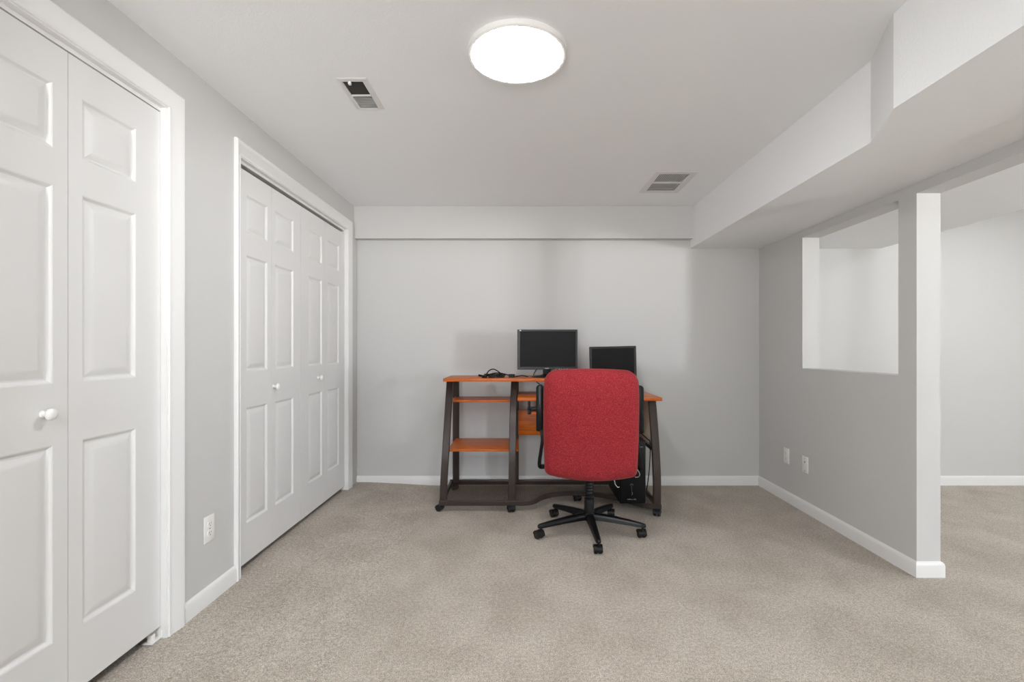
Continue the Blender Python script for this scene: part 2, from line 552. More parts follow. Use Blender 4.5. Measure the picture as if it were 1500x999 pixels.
# ------------------------------------------------------------------ wall plates
def plate_root(name, label, cat, x, y, z, sgn, group=None):
    """wall plate facing +x (sgn 1) or -x (sgn -1)"""
    r = empty(name, label, cat, (x, y, z), 0 if sgn > 0 else PI, group)
    bm = nb()
    box(bm, 0, .006, -.035, .035, -.057, .057, .003, 2)
    obj('plate', bm, M_plastic_w, r, local=True, smooth=40)
    return r
def duplex(name, label, x, y, z, sgn):
    r = plate_root(name, label, 'electrical outlet', x, y, z, sgn)
    for dz in (.0195, -.0195):
        bm = nb()
        poly = [(.0165 * math.cos(t), max(-.0125, min(.0125, .0165 * math.sin(t)))) for t in [2 * PI * k / 28 for k in range(28)]]
        a = [bm.verts.new((.006, p, q + dz)) for p, q in poly]; b = [bm.verts.new((.0085, p * .95, q * .95 + dz)) for p, q in poly]
        bm.faces.new(b)
        for k in range(28): bm.faces.new((a[k], a[(k + 1) % 28], b[(k + 1) % 28], b[k]))
        s = obj('socket', bm, M_plastic_w, r, local=True)
        bm = nb()
        box(bm, .0080, .0088, -.0075, -.0055, dz - .001, dz + .008); box(bm, .0080, .0088, .0055, .0072, dz, dz + .007)
        lathe(bm, [(0, 0), (.0026, 0), (.0026, .0009), (0, .0009)], 10, Matrix.Translation((.0080, 0, dz - .007)) @ Matrix.Rotation(PI / 2, 4, 'Y'), cap=False)
        obj('slot', bm, M_slot, s, local=True)
    bm = nb()
    lathe(bm, [(0, 0), (.003, 0), (.003, .001), (0, .0014)], 12, Matrix.Translation((.006, 0, 0)) @ Matrix.Rotation(PI / 2, 4, 'Y'), cap=False)
    obj('screw', bm, M_silver, r, local=True)
    return r
duplex('electrical_outlet', 'white duplex outlet on the left wall between the closets', XL, 2.070, .350, 1)
duplex('electrical_outlet', 'white duplex outlet on the right wall, nearer the back corner', XR, 3.520, .335, -1)
r = plate_root('coax_outlet', 'white single-jack wall outlet right of the duplex outlet on the right wall', 'outlet', XR, 3.287, .327, -1)
bm = nb()
lathe(bm, [(0, 0), (.0048, 0), (.0048, .0018), (.0036, .0030), (0, .0030)], 12, Matrix.Translation((.005, 0, .018)) @ Matrix.Rotation(PI / 2, 4, 'Y'), cap=False)
obj('jack', bm, M_slot, r, local=True)
bm = nb()
bm.free()
for z in (.042, -.042):
    bm = nb(); lathe(bm, [(0, 0), (.003, 0), (.003, .001), (0, .0014)], 12, Matrix.Translation((.006, 0, z)) @ Matrix.Rotation(PI / 2, 4, 'Y'), cap=False)
    obj('screw', bm, M_silver, r, local=True)

# ------------------------------------------------------------------ ceiling registers
def register_frame(bm, o, i, z, th):
    """o, i = outer / inner rectangles x0,x1,y0,y1; flange hangs th below z with bevelled rim"""
    def ring(x0, x1, y0, y1, zz): return [bm.verts.new(p) for p in ((x0, y0, zz), (x1, y0, zz), (x1, y1, zz), (x0, y1, zz))]
    e = .006
    R = [ring(*o, z), ring(o[0] + e, o[1] - e, o[2] + e, o[3] - e, z - th), ring(i[0] - e, i[1] + e, i[2] - e, i[3] + e, z - th), ring(*i, z - th * .4), ring(*i, z + .015)]
    for a, b in zip(R, R[1:]):
        for k in range(4): bm.faces.new((a[k], a[(k + 1) % 4], b[(k + 1) % 4], b[k]))
t = empty('ceiling_register', 'small white ceiling vent left of the lamp, half its louvres coloured dark as shade', 'vent', (-.7225, 2.15, ZC))
bm = nb()
register_frame(bm, (-.789, -.655, 2.016, 2.287), VENT_A, ZC, .0035)
obj('frame', bm, M_vent, t)
bm = nb()
n = 26
yy0, yy1 = VENT_A[2], VENT_A[3]
ymid = 2.158
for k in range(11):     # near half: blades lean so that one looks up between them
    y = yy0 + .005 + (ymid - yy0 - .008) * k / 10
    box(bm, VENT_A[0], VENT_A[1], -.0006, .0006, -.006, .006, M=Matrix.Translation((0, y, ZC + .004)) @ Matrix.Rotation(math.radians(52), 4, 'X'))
obj('louvre_bank', bm, M_duct_shade, t)  # near blades coloured dark for the shade seen between them
bm = nb()
for k in range(12):     # far half: blades lean the other way and show their faces
    y = ymid + .008 + (yy1 - ymid - .010) * k / 11
    box(bm, VENT_A[0], VENT_A[1], -.0006, .0006, -.0065, .0065, M=Matrix.Translation((0, y, ZC + .004)) @ Matrix.Rotation(math.radians(-50), 4, 'X'))
box(bm, VENT_A[0], VENT_A[1], ymid - .002, ymid + .003, ZC - .004, ZC + .008)
obj('louvre_bank', bm, M_vent, t)
bm = nb(); box(bm, VENT_A[0], VENT_A[1], yy0, yy1, ZC + .018, ZC + .020); obj('shade_backing', bm, M_duct_shade, t)  # dark sheet in place of the shade up the duct
bm = nb()
box(bm, -.742, -.730, 2.036, 2.050, ZC - .016, ZC - .004, .002); box(bm, -.738, -.734, 2.045, 2.056, ZC - .010, ZC - .004)
tag(obj('lever', bm, M_vent, t), None)

t = empty('return_grille', 'white slotted ceiling grille beside the right soffit, near the back wall', 'vent', (1.0, 3.3, ZC))
bm = nb()
register_frame(bm, (.860, 1.148, 3.092, 3.522), VENT_B, ZC, .0035)
box(bm, VENT_B[0], VENT_B[1], 3.297, 3.313, ZC - .004, ZC + .006)
obj('frame', bm, M_vent, t)
for ya, yb in ((VENT_B[2], 3.298), (3.312, VENT_B[3])):
    bm = nb()
    for k in range(17):
        x = VENT_B[0] + .001 + (VENT_B[1] - VENT_B[0] - .002) * k / 16
        box(bm, -.0024, .0024, ya, yb, -.0006, .0006, M=Matrix.Translation((x, 0, ZC - .0015)) @ Matrix.Rotation(math.radians(14), 4, 'Y'))
    obj('slat_bank', bm, M_vent, t)
bm = nb(); box(bm, VENT_B[0], VENT_B[1], VENT_B[2], VENT_B[3], ZC + .018, ZC + .020); obj('shade_backing', bm, M_duct_shade, t)  # dark sheet gives the slots their shade

# ------------------------------------------------------------------ ceiling lamps
def ceiling_lamp(x, y, label, q, group=None):
    t = empty('ceiling_lamp', label, 'lamp', (x, y, ZC), group=group)
    bm = nb()
    lathe(bm, [(.150, 0), (.190, 0), (.191, -.010), (.189, -.018), (.184, -.0215), (.177, -.0205), (.176, -.016), (.150, -.012)], 64, Matrix.Translation((x, y, ZC)), cap=False)
    obj('rim', bm, M_plastic_w, t, smooth=40)
    bm = nb()
    lathe(bm, [(.1765, -.019), (.165, -.0225), (.12, -.0255), (.06, -.027), (0, -.0275)], 64, Matrix.Translation((x, y, ZC)), cap=False)
    obj('lens', bm, M_lens[q], t, smooth=60)
    return t
ceiling_lamp(-.018, 1.843, 'round white flush ceiling lamp, lit, above the chair', 0)
for y in (-1.0, -2.2): ceiling_lamp(-.018, y, 'added round white ceiling lamp behind the viewer, for fill light', 1, 'added ceiling lamps behind the viewer')  # unseen lamps added as fill from behind
for x, y in ((3.6, 2.6), (5.2, 2.6)):  # unseen lamps added to brighten the neighbouring room
    ceiling_lamp(x, y, 'added round white ceiling lamp of the neighbouring room, for fill light', 2, 'added ceiling lamps of the neighbouring room')

# ------------------------------------------------------------------ computer desk
desk = empty('computer_desk', 'orange wood-topped computer desk on bronze-grey metal legs with open shelf tower', 'desk', (.2, 3.5, 0))
def board(name, x0, x1, y0, y1, zt, th=.022, label=None):
    bm = nb(); box(bm, x0, x1, y0, y1, zt - th, zt, .002, 2)
    return obj(name, bm, M_wood, desk, smooth=40)
board('hutch_top', -.566, .44, 3.430, 3.805, .910)
board('shelf', -.522, -.060, 3.500, 3.762, .747, .015)
board('shelf', -.522, -.024, 3.345, 3.762, .419, .015)
board('desktop', -.030, .962, 3.272, 3.735, .788, .022)
bm = nb(); box(bm, -.028, .885, 3.742, 3.758, .446, .642, .002); obj('modesty_panel', bm, M_wood, desk, smooth=40)
bm = nb()
prism(bm, [(3.293, .440), (3.745, .440), (3.745, .764), (3.378, .764)], .905, .918)
bm.transform(AX['+x']); tag(obj('side_panel', bm, M_tan, desk, smooth=40), 'light tan side panel')
# keyboard tray on slides
tray = board('keyboard_tray', .068, .66, 3.300, 3.58, .686, .019)
bm = nb()
for x in (.052, .672):
    box(bm, x - .007, x + .007, 3.34, 3.56, .690, .765, .002)
    box(bm, x - .011, x + .011, 3.34, 3.56, .664, .692, .002)
box(bm, .062, .666, 3.345, 3.365, .687, .716, .002)
obj('tray_slide', bm, M_black, tray, smooth=40)
# legs
def leg(name, ctrl, w=.049, d=.026):
    """flat bar; ctrl = [(x, y, z)] of its front-face centre line from the bottom up"""
    P = catmull(ctrl, 8) if len(ctrl) > 2 else [Vector(c) for c in ctrl]
    bm = nb()
    rings = []
    e = .004
    for i, p in enumerate(P):
        t = (P[min(i + 1, len(P) - 1)] - P[max(i - 1, 0)]).normalized()
        nrm = Vector((0, t.z, -t.y)).normalized()       # pointing backwards
        prof = [(-w / 2, e), (-w / 2 + e, 0), (w / 2 - e, 0), (w / 2, e), (w / 2, d - e), (w / 2 - e, d), (-w / 2 + e, d), (-w / 2, d - e)]
        rings.append([bm.verts.new(p + Vector((a, 0, 0)) + nrm * b) for a, b in prof])
    for a, b in zip(rings, rings[1:]):
        for k in range(8): bm.faces.new((a[k], a[(k + 1) % 8], b[(k + 1) % 8], b[k]))
    bm.faces.new(rings[0]); bm.faces.new(rings[-1])
    return obj(name, bm, M_leg, desk, smooth=35)
leg('front_leg', [(-.546, 3.304, .060), (-.538, 3.298, .24), (-.529, 3.312, .42), (-.526, 3.370, .61), (-.530, 3.460, .76), (-.538, 3.565, .888)])
leg('front_leg', [(-.072, 3.304, .060), (-.068, 3.298, .24), (-.065, 3.312, .42), (-.063, 3.370, .61), (-.060, 3.460, .76), (-.056, 3.565, .888)])
fl = leg('front_leg', [(.913, 3.222, .060), (.914, 3.222, .22), (.913, 3.255, .45), (.912, 3.340, .766)], .052)
leg('rear_leg', [(-.521, 3.765, .060), (-.521, 3.765, .888)], .050)
leg('rear_leg', [(-.050, 3.765, .060), (-.050, 3.765, .888)], .050)
leg('rear_leg', [(.905, 3.765, .060), (.905, 3.765, .766)], .050)
leg('rear_leg', [(.400, 3.765, .789), (.400, 3.765, .888)], .050)
bm = nb()
lathe(bm, [(.0155, 0), (.0155, .002), (.012, .004), (0, .0045)], 20, Matrix.Translation((.913, 3.2235, .252)) @ Matrix.Rotation(PI / 2, 4, 'X'), cap=False)
tag(obj('bolt_cap', bm, M_bolt, fl), 'round brown plastic bolt cap')
# side braces at mid height
bm = nb(); box(bm, .897, .925, 3.27, 3.77, .418, .440, .003); obj('side_brace', bm, M_leg, desk, smooth=40)
# bottom frame
FR = catmull([(-.572, 3.300, 0), (-.30, 3.300, 0), (-.03, 3.300, 0), (.035, 3.305, 0), (.085, 3.335, 0), (.155, 3.432, 0), (.2575, 3.498, 0), (.395, 3.518, 0), (.554, 3.482, 0), (.666, 3.416, 0), (.770, 3.312, 0), (.850, 3.240, 0), (.940, 3.222, 0)], 8)
def front_y(x):
    for a, b in zip(FR, FR[1:]):
        if a.x <= x <= b.x and b.x > a.x:
            return a.y + (b.y - a.y) * (x - a.x) / (b.x - a.x)
    return 3.3
bm = nb()
e = .004
RP = [(-.011, .042 + e), (-.011 + e, .042), (.011 - e, .042), (.011, .042 + e), (.011, .076 - e), (.011 - e, .076), (-.011 + e, .076), (-.011, .076 - e)]
def fside(i):
    d = (FR[min(i + 1, len(FR) - 1)] - FR[max(i - 1, 0)]).normalized()
    return Vector((-d.y, d.x, 0))
sweep(bm, FR, RP, fside)
obj('front_rail', bm, M_leg, desk, smooth=40)
for x, y0 in ((-.560, 3.30), (.925, 3.23)):
    bm = nb(); box(bm, x - .011, x + .011, y0, 3.81, .042, .076, .003); obj('side_rail', bm, M_leg, desk, smooth=40)
bm = nb(); box(bm, -.571, .936, 3.795, 3.817, .042, .080, .003); obj('rear_rail', bm, M_leg, desk, smooth=40)
bm = nb()
sp, th = .0088, .0009
x = -.552
while x < .918:
    box(bm, x - th, x + th, front_y(x) + .008, 3.797, .0689, .0696); x += sp
y = 3.235
while y < 3.795:
    # spans of this row that lie behind the curved front rail
    run = None; xx = -.552
    while xx <= .9181:
        ok = front_y(xx) < y - .004
        if ok and run is None: run = xx
        if (not ok or xx + .02 > .9181) and run is not None:
            if xx - run > .01: box(bm, run, xx, y - th, y + th, .0687, .0694)
            run = None
        xx += .02
    y += sp
obj('mesh_shelf', bm, M_mesh, desk)
# casters
def wheel_bm(r, w, M):
    bm = nb()
    lathe(bm, [(0, -w / 2), (r * .35, -w / 2), (r * .45, -w / 2 + .002), (r * .8, -w / 2 + .001), (r * .95, -w / 2 + .0015), (r, -w / 2 + .004), (r, w / 2 - .004), (r * .95, w / 2 - .0015), (r * .8, w / 2 - .001), (r * .45, w / 2 - .002), (r * .35, w / 2), (0, w / 2)],
          20, M @ Matrix.Rotation(PI / 2, 4, 'Y'), cap=False)
    return bm
def caster(parent, x, y, zt, ang, r=.0225, local=False, w=.046, hood=None):
    """twin-wheel hooded caster; swivel stem at x,y; ang = trail direction"""
    off = r * .70
    z0 = floor_z(x) if not local else 0.0
    M = Matrix.Translation((x, y, z0)) @ Matrix.Rotation(ang, 4, 'Z')
    bm = nb()
    lathe(bm, [(0, 0), (.0055, 0), (.0055, 1), (0, 1)], 12, M @ Matrix.Translation((0, 0, r)) @ Matrix.Diagonal((1, 1, zt - z0 - r, 1)), cap=False)
    # hood: arc over the wheels
    n = 12; R = r * 1.12
    ring = []
    for s in (-w * .52, w * .52):
        o = []
        for k in range(n + 1):
            t = math.radians(5) + math.radians(190) * k / n
            o.append(M @ Vector((s, off + R * math.cos(t), r + R * math.sin(t))))
        ring.append(o)
    A = [bm.verts.new(p) for p in ring[0]]; Bv = [bm.verts.new(p) for p in ring[1]]
    for k in range(n): bm.faces.new((A[k], A[k + 1], Bv[k + 1], Bv[k]))
    ins = []
    for s in (-w * .52 + .0, w * .52 - .0):
        ins.append([M @ Vector((s, off + r * .72 * math.cos(math.radians(5 + 190 * k / n)), r + r * .72 * math.sin(math.radians(5 + 190 * k / n)))) for k in range(n + 1)])
    A2 = [bm.verts.new(p) for p in ins[0]]; B2 = [bm.verts.new(p) for p in ins[1]]
    for k in range(n):
        bm.faces.new((A[k], A[k + 1], A2[k + 1], A2[k])); bm.faces.new((Bv[k], Bv[k + 1], B2[k + 1], B2[k]))
        bm.faces.new((A2[k], A2[k + 1], B2[k + 1], B2[k]))
    bm.faces.new((A[0], A2[0], B2[0], Bv[0])); bm.faces.new((A[n], A2[n], B2[n], Bv[n]))
    c = obj('caster', bm, hood or M_hood, parent, local=local, smooth=40)
    for s in (-w * .29, w * .29):
        obj('wheel', wheel_bm(r, w * .42, M @ Matrix.Translation((s, off, r))), M_wheel, c, local=local, smooth=40)
    return c
caster(desk, -.556, 3.312, .045, math.radians(72))
caster(desk, -.079, 3.306, .045, math.radians(200))
caster(desk, .916, 3.225, .045, math.radians(150))
caster(desk, .414, 3.512, .045, math.radians(20))
caster(desk, -.525, 3.785, .045, math.radians(30))
caster(desk, .910, 3.785, .045, math.radians(10))

# ------------------------------------------------------------------ monitors
def rbox_frame(bm, x0, x1, z0, z1, yf, yb, bl, br, bt, bb, dep):
    """monitor housing: front frame with a recess for the panel"""
    def ring(a, b, c, d, y): return [bm.verts.new(p) for p in ((a, y, c), (b, y, c), (b, y, d), (a, y, d))]
    e = .004
    R = [ring(x0 + .03, x1 - .03, z0 + .03, z1 - .03, yb), ring(x0 + .002, x1 - .002, z0 + .002, z1 - .002, yf + .028), ring(x0, x1, z0, z1, yf + e), ring(x0 + e, x1 - e, z0 + e, z1 - e, yf),
         ring(x0 + bl - .003, x1 - br + .003, z0 + bb - .003, z1 - bt + .003, yf), ring(x0 + bl, x1 - br, z0 + bb, z1 - bt, yf + dep)]
    for a, b in zip(R, R[1:]):
        for k in range(4): bm.faces.new((a[k], a[(k + 1) % 4], b[(k + 1) % 4], b[k]))
    bm.faces.new(R[0]); bm.faces.new(R[-1])

def monitor(name, label, x0, x1, z0, z1, yf, zbase, base_r, bez, roll=0.0, extras=True):
    cx = (x0 + x1) / 2
    t = empty(name, label, 'monitor', (cx, yf + .05, zbase))
    T = Matrix.Translation((cx, 0, (z0 + z1) / 2)) @ Matrix.Rotation(roll, 4, 'Y') @ Matrix.Translation((-cx, 0, -(z0 + z1) / 2))
    bm = nb()
    rbox_frame(bm, x0, x1, z0, z1, yf, yf + .055, *bez, .004)
    bm.transform(T)
    h = obj('bezel', bm, M_bezel, t, smooth=30)
    bm = nb()
    box(bm, x0 + bez[0] + .0005, x1 - bez[1] - .0005, yf + .0025, yf + .0038, z0 + bez[3] + .0005, z1 - bez[2] - .0005)
    bm.transform(T)
    obj('screen', bm, M_screen, t)
    bm = nb()
    box(bm, cx - .031, cx + .031, yf + .045, yf + .075, zbase + .006, z0 + .09, .006)
    obj('neck', bm, M_black, t, smooth=40)
    bm = nb()
    lathe(bm, [(0, 0), (base_r, 0), (base_r * 1.005, .004), (base_r * .93, .009), (base_r * .4, .016), (base_r * .25, .024), (0, .024)], 40,
          Matrix.Translation((cx, yf + .055, zbase)) @ Matrix.Diagonal((1, .80, 1, 1)), cap=False)
    obj('base', bm, M_blackg, t, smooth=40)
    return t, h, T
m1, h1, T1 = monitor('computer_monitor', 'wide black monitor on the raised left top of the desk', -.034, .413, .968, 1.266, 3.545, .910, .118, (.0225, .0165, .0145, .0225))
bm = nb(); box(bm, -.017, -.005, 3.5443, 3.5452, 1.2545, 1.2615, .0008); tag(obj('sticker', bm, M_plastic_w, h1), 'small white corner sticker')
bm = nb()
for k in range(5): box(bm, .172 + k * .0056, .1765 + k * .0056, 3.5444, 3.5452, .9755, .9755 + (.006 if k % 2 else .0045))
tag(obj('logo', bm, M_silver, h1), 'small silver logo')
for k in range(5):
    bm = nb(); box(bm, .245 + k * .021, .258 + k * .021, 3.5435, 3.5455, .9710, .9745, .0006)
    tag(obj('button', bm, M_silver, h1), 'small silver button')
m2, h2, T2 = monitor('computer_monitor', 'smaller squarer black monitor on the lower desktop behind the chair', .515, .870, .842, 1.141, 3.625, .788, .100, (.0200, .0185, .0165, .020), math.radians(-1.35))

# ------------------------------------------------------------------ cables on the desk
def cord(name, label, paths, r, cat='cable', plugs=()):
    bm = nb()
    for p in paths: tube(bm, catmull(p, 8), r, 8)
    for M, (a, b, c) in plugs: box(bm, -a, a, -b, b, -c, c, .003, 2, M=M)
    o = obj(name, bm, M_cable, smooth=50)
    return tag(o, label, cat)
Zt = .9145
lp = []
for k in range(20):
    a = k * .72
    lp.append((-.205 + (.075 + .012 * math.sin(k * 1.7)) * math.cos(a), 3.55 + .050 * math.sin(a), Zt + .004 + .0011 * k))
cord('power_cord', 'tangled black power cord lying on the left desk top', [
    lp,
    [(-.262, 3.50, Zt + .004), (-.256, 3.505, Zt + .028), (-.235, 3.51, Zt + .052), (-.208, 3.515, Zt + .058), (-.180, 3.52, Zt + .045), (-.150, 3.525, Zt + .022), (-.130, 3.53, Zt + .006)],
    [(-.300, 3.52, Zt + .010), (-.262, 3.525, Zt + .012), (-.220, 3.52, Zt + .025), (-.180, 3.52, Zt + .030), (-.135, 3.54, Zt + .022), (-.085, 3.53, Zt + .012), (-.062, 3.52, Zt + .008)]],
    .0042, plugs=[(Matrix.Translation((-.300, 3.515, Zt + .010)) @ Matrix.Rotation(.3, 4, 'Z') @ Matrix.Rotation(.2, 4, 'Y'), (.020, .010, .008)),
                  (Matrix.Translation((-.275, 3.495, Zt + .006)) @ Matrix.Rotation(-.5, 4, 'Z'), (.017, .011, .009)),
                  (Matrix.Translation((-.075, 3.52, Zt + .010)) @ Matrix.Rotation(.05, 4, 'Z'), (.023, .013, .012)),
                  (Matrix.Translation((-.160, 3.52, Zt + .008)) @ Matrix.Rotation(.2, 4, 'Z'), (.030, .012, .009)),
                  (Matrix.Translation((-.220, 3.51, Zt + .006)) @ Matrix.Rotation(-.1, 4, 'Z'), (.026, .012, .009))])
cord('signal_cable', 'flat black cable arching over the desk top left of the wide monitor', [
    [(-.050, 3.56, Zt), (-.030, 3.555, Zt + .004), (.000, 3.55, Zt + .009), (.025, 3.55, Zt + .006), (.045, 3.56, Zt)]], .0038)
cord('signal_cable', 'black cable hanging under the desk top behind the wide monitor', [
    [(.19, 3.64, 1.02), (.15, 3.74, 1.0), (.10, 3.825, .93), (.098, 3.828, .888), (.12, 3.825, .855), (.145, 3.82, .838), (.19, 3.82, .81), (.30, 3.82, .77), (.45, 3.82, .70), (.60, 3.815, .60), (.72, 3.79, .42)]], .0036)
cord('power_cord', 'black cord looping between the computer tower and the right desk leg', [
    [(.74, 3.68, .50), (.80, 3.66, .535), (.845, 3.56, .525), (.87, 3.44, .505), (.882, 3.36, .488), (.888, 3.31, .47), (.889, 3.33, .30), (.889, 3.40, .12)]], .0036)

# ------------------------------------------------------------------ computer tower
pc = empty('computer_tower', 'black computer tower on the desk bottom shelf beside the right leg', 'computer', (.752, 3.45, .071))
bm = nb(); box(bm, .666, .838, 3.262, 3.665, .071, .503, .003); obj('case', bm, M_black, pc, smooth=40)
bm = nb()
box(bm, .664, .840, 3.238, 3.264, .073, .503, .007, 3)
fb = obj('front_bezel', bm, M_blackg, pc, smooth=40)
bm = nb(); box(bm, .682, .822, 3.2355, 3.2395, .418, .458, .0015); obj('drive_bay', bm, M_black, fb, smooth=40)
bm = nb(); box(bm, .684, .820, 3.2353, 3.2365, .4585, .4605); obj('bay_trim', bm, M_silver, fb)
bm = nb(); lathe(bm, [(.011, 0), (.011, .003), (.008, .004), (0, .004)], 20, Matrix.Translation((.752, 3.2385, .335)) @ Matrix.Rotation(PI / 2, 4, 'X'), cap=False); obj('power_button', bm, M_bezel, fb)
bm = nb()
arc = [(.735 + .009 + .009 * -math.cos(PI * k / 8), 3.2375, .199 + .009 * math.sin(PI * k / 8)) for k in range(9)]
tube(bm, arc, .0012, 6)
tube(bm, [(.7425, 3.2375, .196), (.7445, 3.2375, .175), (.7440, 3.2375, .155)], .0007, 6)
tube(bm, catmull([(.7440, 3.2375, .152), (.7490, 3.2375, .146), (.7480, 3.2375, .140), (.7440, 3.2375, .133)], 4), .0012, 6)
tag(obj('emblem', bm, M_silver, fb), 'thin silver hooked emblem')
bm = nb()
random.seed(3)
x = .714
for k in range(11):     # too small in the photograph to read: short silver strokes
    wdt = random.choice((.003, .0035, .004)); hgt = random.choice((.0055, .0055, .0085))
    if k == 7: x += .004
    box(bm, x, x + wdt, 3.2365, 3.2385, .1000, .1000 + hgt, .0004, 1); x += wdt + .0016
tag(obj('lettering', bm, M_silver, fb), 'tiny silver lettering')

# ------------------------------------------------------------------ office chair
YAW = math.radians(-6.0)
ch = empty('office_chair', 'red tweed office chair on a black five-star base, back to the viewer', 'chair', (.412, 2.926, 0), YAW)
def lobj(name, bm, m, parent=ch, smooth=40): return obj(name, bm, m, parent, local=True, smooth=smooth)

def outline(hw, hh, rt, rb, n=10):
    """rounded rectangle in (x,z), counter-clockwise, separate top/bottom corner radii"""
    pts = []
    for cx, cz, r, a0 in ((hw - rt, hh - rt, rt, 0), (-hw + rt, hh - rt, rt, 90), (-hw + rb, -hh + rb, rb, 180), (hw - rb, -hh + rb, rb, 270)):
        for k in range(n + 1):
            a = math.radians(a0 + 90 * k / n)
            pts.append((cx + r * math.cos(a), cz + r * math.sin(a)))
        # straight run subdivided towards the next corner
        nx = {0: (-hw + rt, hh), 90: (-hw, -hh + rb), 180: (hw - rb, -hh), 270: (hw, hh - rt)}[a0]
        p = pts[-1]
        for k in range(1, 10): pts.append((p[0] + (nx[0] - p[0]) * k / 10, p[1] + (nx[1] - p[1]) * k / 10))
    return pts
def cushion(hw, hh, T, r, rt, rb, warp, dome=.010):
    """soft slab in the x-z plane, thickness T along y"""
    bm = nb()
    layers = []
    n = 7
    for k in range(n + 1):
        a = -PI / 2 + PI * k / n
        ins = r * (1 - math.cos(a))
        layers.append((ins, 1.0, T / 2 * math.sin(a)))
    inner = [.86, .70, .52, .34, .17]
    front = [(r, s, -T / 2 - dome * (1 - s * s)) for s in inner][::-1]
    back = [(r, s, T / 2 + dome * (1 - s * s)) for s in inner]
    rings = []
    for ins, s, y in front + layers + back:
        o = outline(hw - ins, hh - ins, max(.012, rt - ins * .6), max(.010, rb - ins * .6))
        rings.append([bm.verts.new(warp(x * s, y, z * s)) for x, z in o])
    m = len(rings[0])
    for a, b in zip(rings, rings[1:]):
        for k in range(m): bm.faces.new((a[k], a[(k + 1) % m], b[(k + 1) % m], b[k]))
    for rg, y in ((rings[0], -T / 2 - dome), (rings[-1], T / 2 + dome)):
        c = bm.verts.new(warp(0, y, 0))
        for k in range(m): bm.faces.new((rg[k], rg[(k + 1) % m], c))
    return bm
ZB = .703; HH = .300
def warp_back(x, y, z):
    v = z / HH
    k = 1.0 - .035 * max(0, v) ** 2 - .022 * max(0, -v) ** 2
    u = x / .266
    zz = z + (.013 * (1 - u * u) if v > 0 else 0) * min(1, abs(v)) ** 2 - (.032 * (1 - u * u) if v < 0 else 0) * min(1, abs(v)) ** 2
    yy = y - .045 * v - .035 * (1 - u * u) * .3 + .16 * max(0.0, v - .5) ** 2
    return Vector((x * k, -.232 + yy, ZB + zz))
lobj('backrest', cushion(.268, HH, .092, .046, .066, .030, warp_back), M_red, smooth=70)
def warp_seat(x, y, z):     # laid flat: z -> y
    return Vector((x, .045 + z, .485 + y * -1 - .012 * (z / .25) ** 2))
lobj('seat', cushion(.250, .235, .085, .040, .06, .08, warp_seat), M_red, smooth=70)
bm = nb(); box(bm, -.17, .17, -.12, .20, .425, .442, .004); box(bm, -.075, .075, -.10, .12, .375, .43, .012); lobj('tilt_mechanism', bm, M_black)
bm = nb()
P = catmull([(0, -.05, .392), (0, -.13, .400), (0, -.17, .45), (0, -.172, .56), (0, -.185, .64)], 6)
rg = []
for p in P:
    pass
for i, p in enumerate(P):
    d = (P[min(i + 1, len(P) - 1)] - P[max(i - 1, 0)]).normalized()
    nn = Vector((0, d.z, -d.y))
    rg.append([bm.verts.new(p + Vector((a, 0, 0)) + nn * b) for a, b in ((-.035, -.004), (.035, -.004), (.035, .004), (-.035, .004))])
for a, b in zip(rg, rg[1:]):
    for k in range(4): bm.faces.new((a[k], a[(k + 1) % 4], b[(k + 1) % 4], b[k]))
bm.faces.new(rg[0]); bm.faces.new(rg[-1])
lobj('back_bracket', bm, M_black)
# gas lift with bellows cover
bm = nb(); lathe(bm, [(0, .33), (.014, .33), (.014, .39), (0, .39)], 20, cap=False); lobj('piston', bm, M_black)
bm = nb(); lathe(bm, [(0, .085), (.029, .085), (.0305, .10), (.0300, .195), (.028, .203), (0, .203)], 28, cap=False); lobj('gas_lift', bm, M_black)
bm = nb()
pr = [(.02, .198)]
for k in range(8):
    z = .200 + k * .0185
    pr += [(.0235, z), (.0300 - .0004 * k, z + .005), (.0300 - .0004 * k, z + .0115), (.0235, z + .0165)]
pr += [(.015, .352)]
lathe(bm, pr, 28); lobj('bellows_sleeve', bm, M_black, smooth=50)
# five-star base
bm = nb()
lathe(bm, [(0, .080), (.034, .080), (.040, .088), (.041, .118), (.034, .128), (0, .128)], 28, cap=False)
A0 = math.radians(-89) - YAW
for q in range(5):
    a = A0 + q * 2 * PI / 5
    M = Matrix.Rotation(a, 4, 'Z')
    rings = []
    for s, w_, h_, zc in ((.020, .056, .044, .104), (.08, .052, .042, .102), (.16, .045, .038, .096), (.24, .039, .033, .088), (.300, .034, .028, .081), (.322, .030, .026, .0785), (.333, .020, .020, .0775), (.337, .008, .010, .077)):
        prof = []
        for k in range(12):
            t = 2 * PI * k / 12
            c, s_ = math.cos(t), math.sin(t)
            f = lambda u: math.copysign(abs(u) ** .55, u)
            wf = .80 if s_ > 0 else 1.0
            prof.append(bm.verts.new(M @ Vector((s, f(c) * w_ / 2 * wf, zc + f(s_) * h_ / 2))))
        rings.append(prof)
    for r0, r1 in zip(rings, rings[1:]):
        for k in range(12): bm.faces.new((r0[k], r0[(k + 1) % 12], r1[(k + 1) % 12], r1[k]))
    bm.faces.new(rings[0]); bm.faces.new(rings[-1])
lobj('star_base', bm, M_blackg, smooth=50)
for q in range(5):
    a = A0 + q * 2 * PI / 5
    x, y = .317 * math.cos(a), .317 * math.sin(a)
    caster(ch, x, y, .075, -YAW + math.radians((0, 6, -8, 25, 40)[q]), .0245, True, .046, M_black)
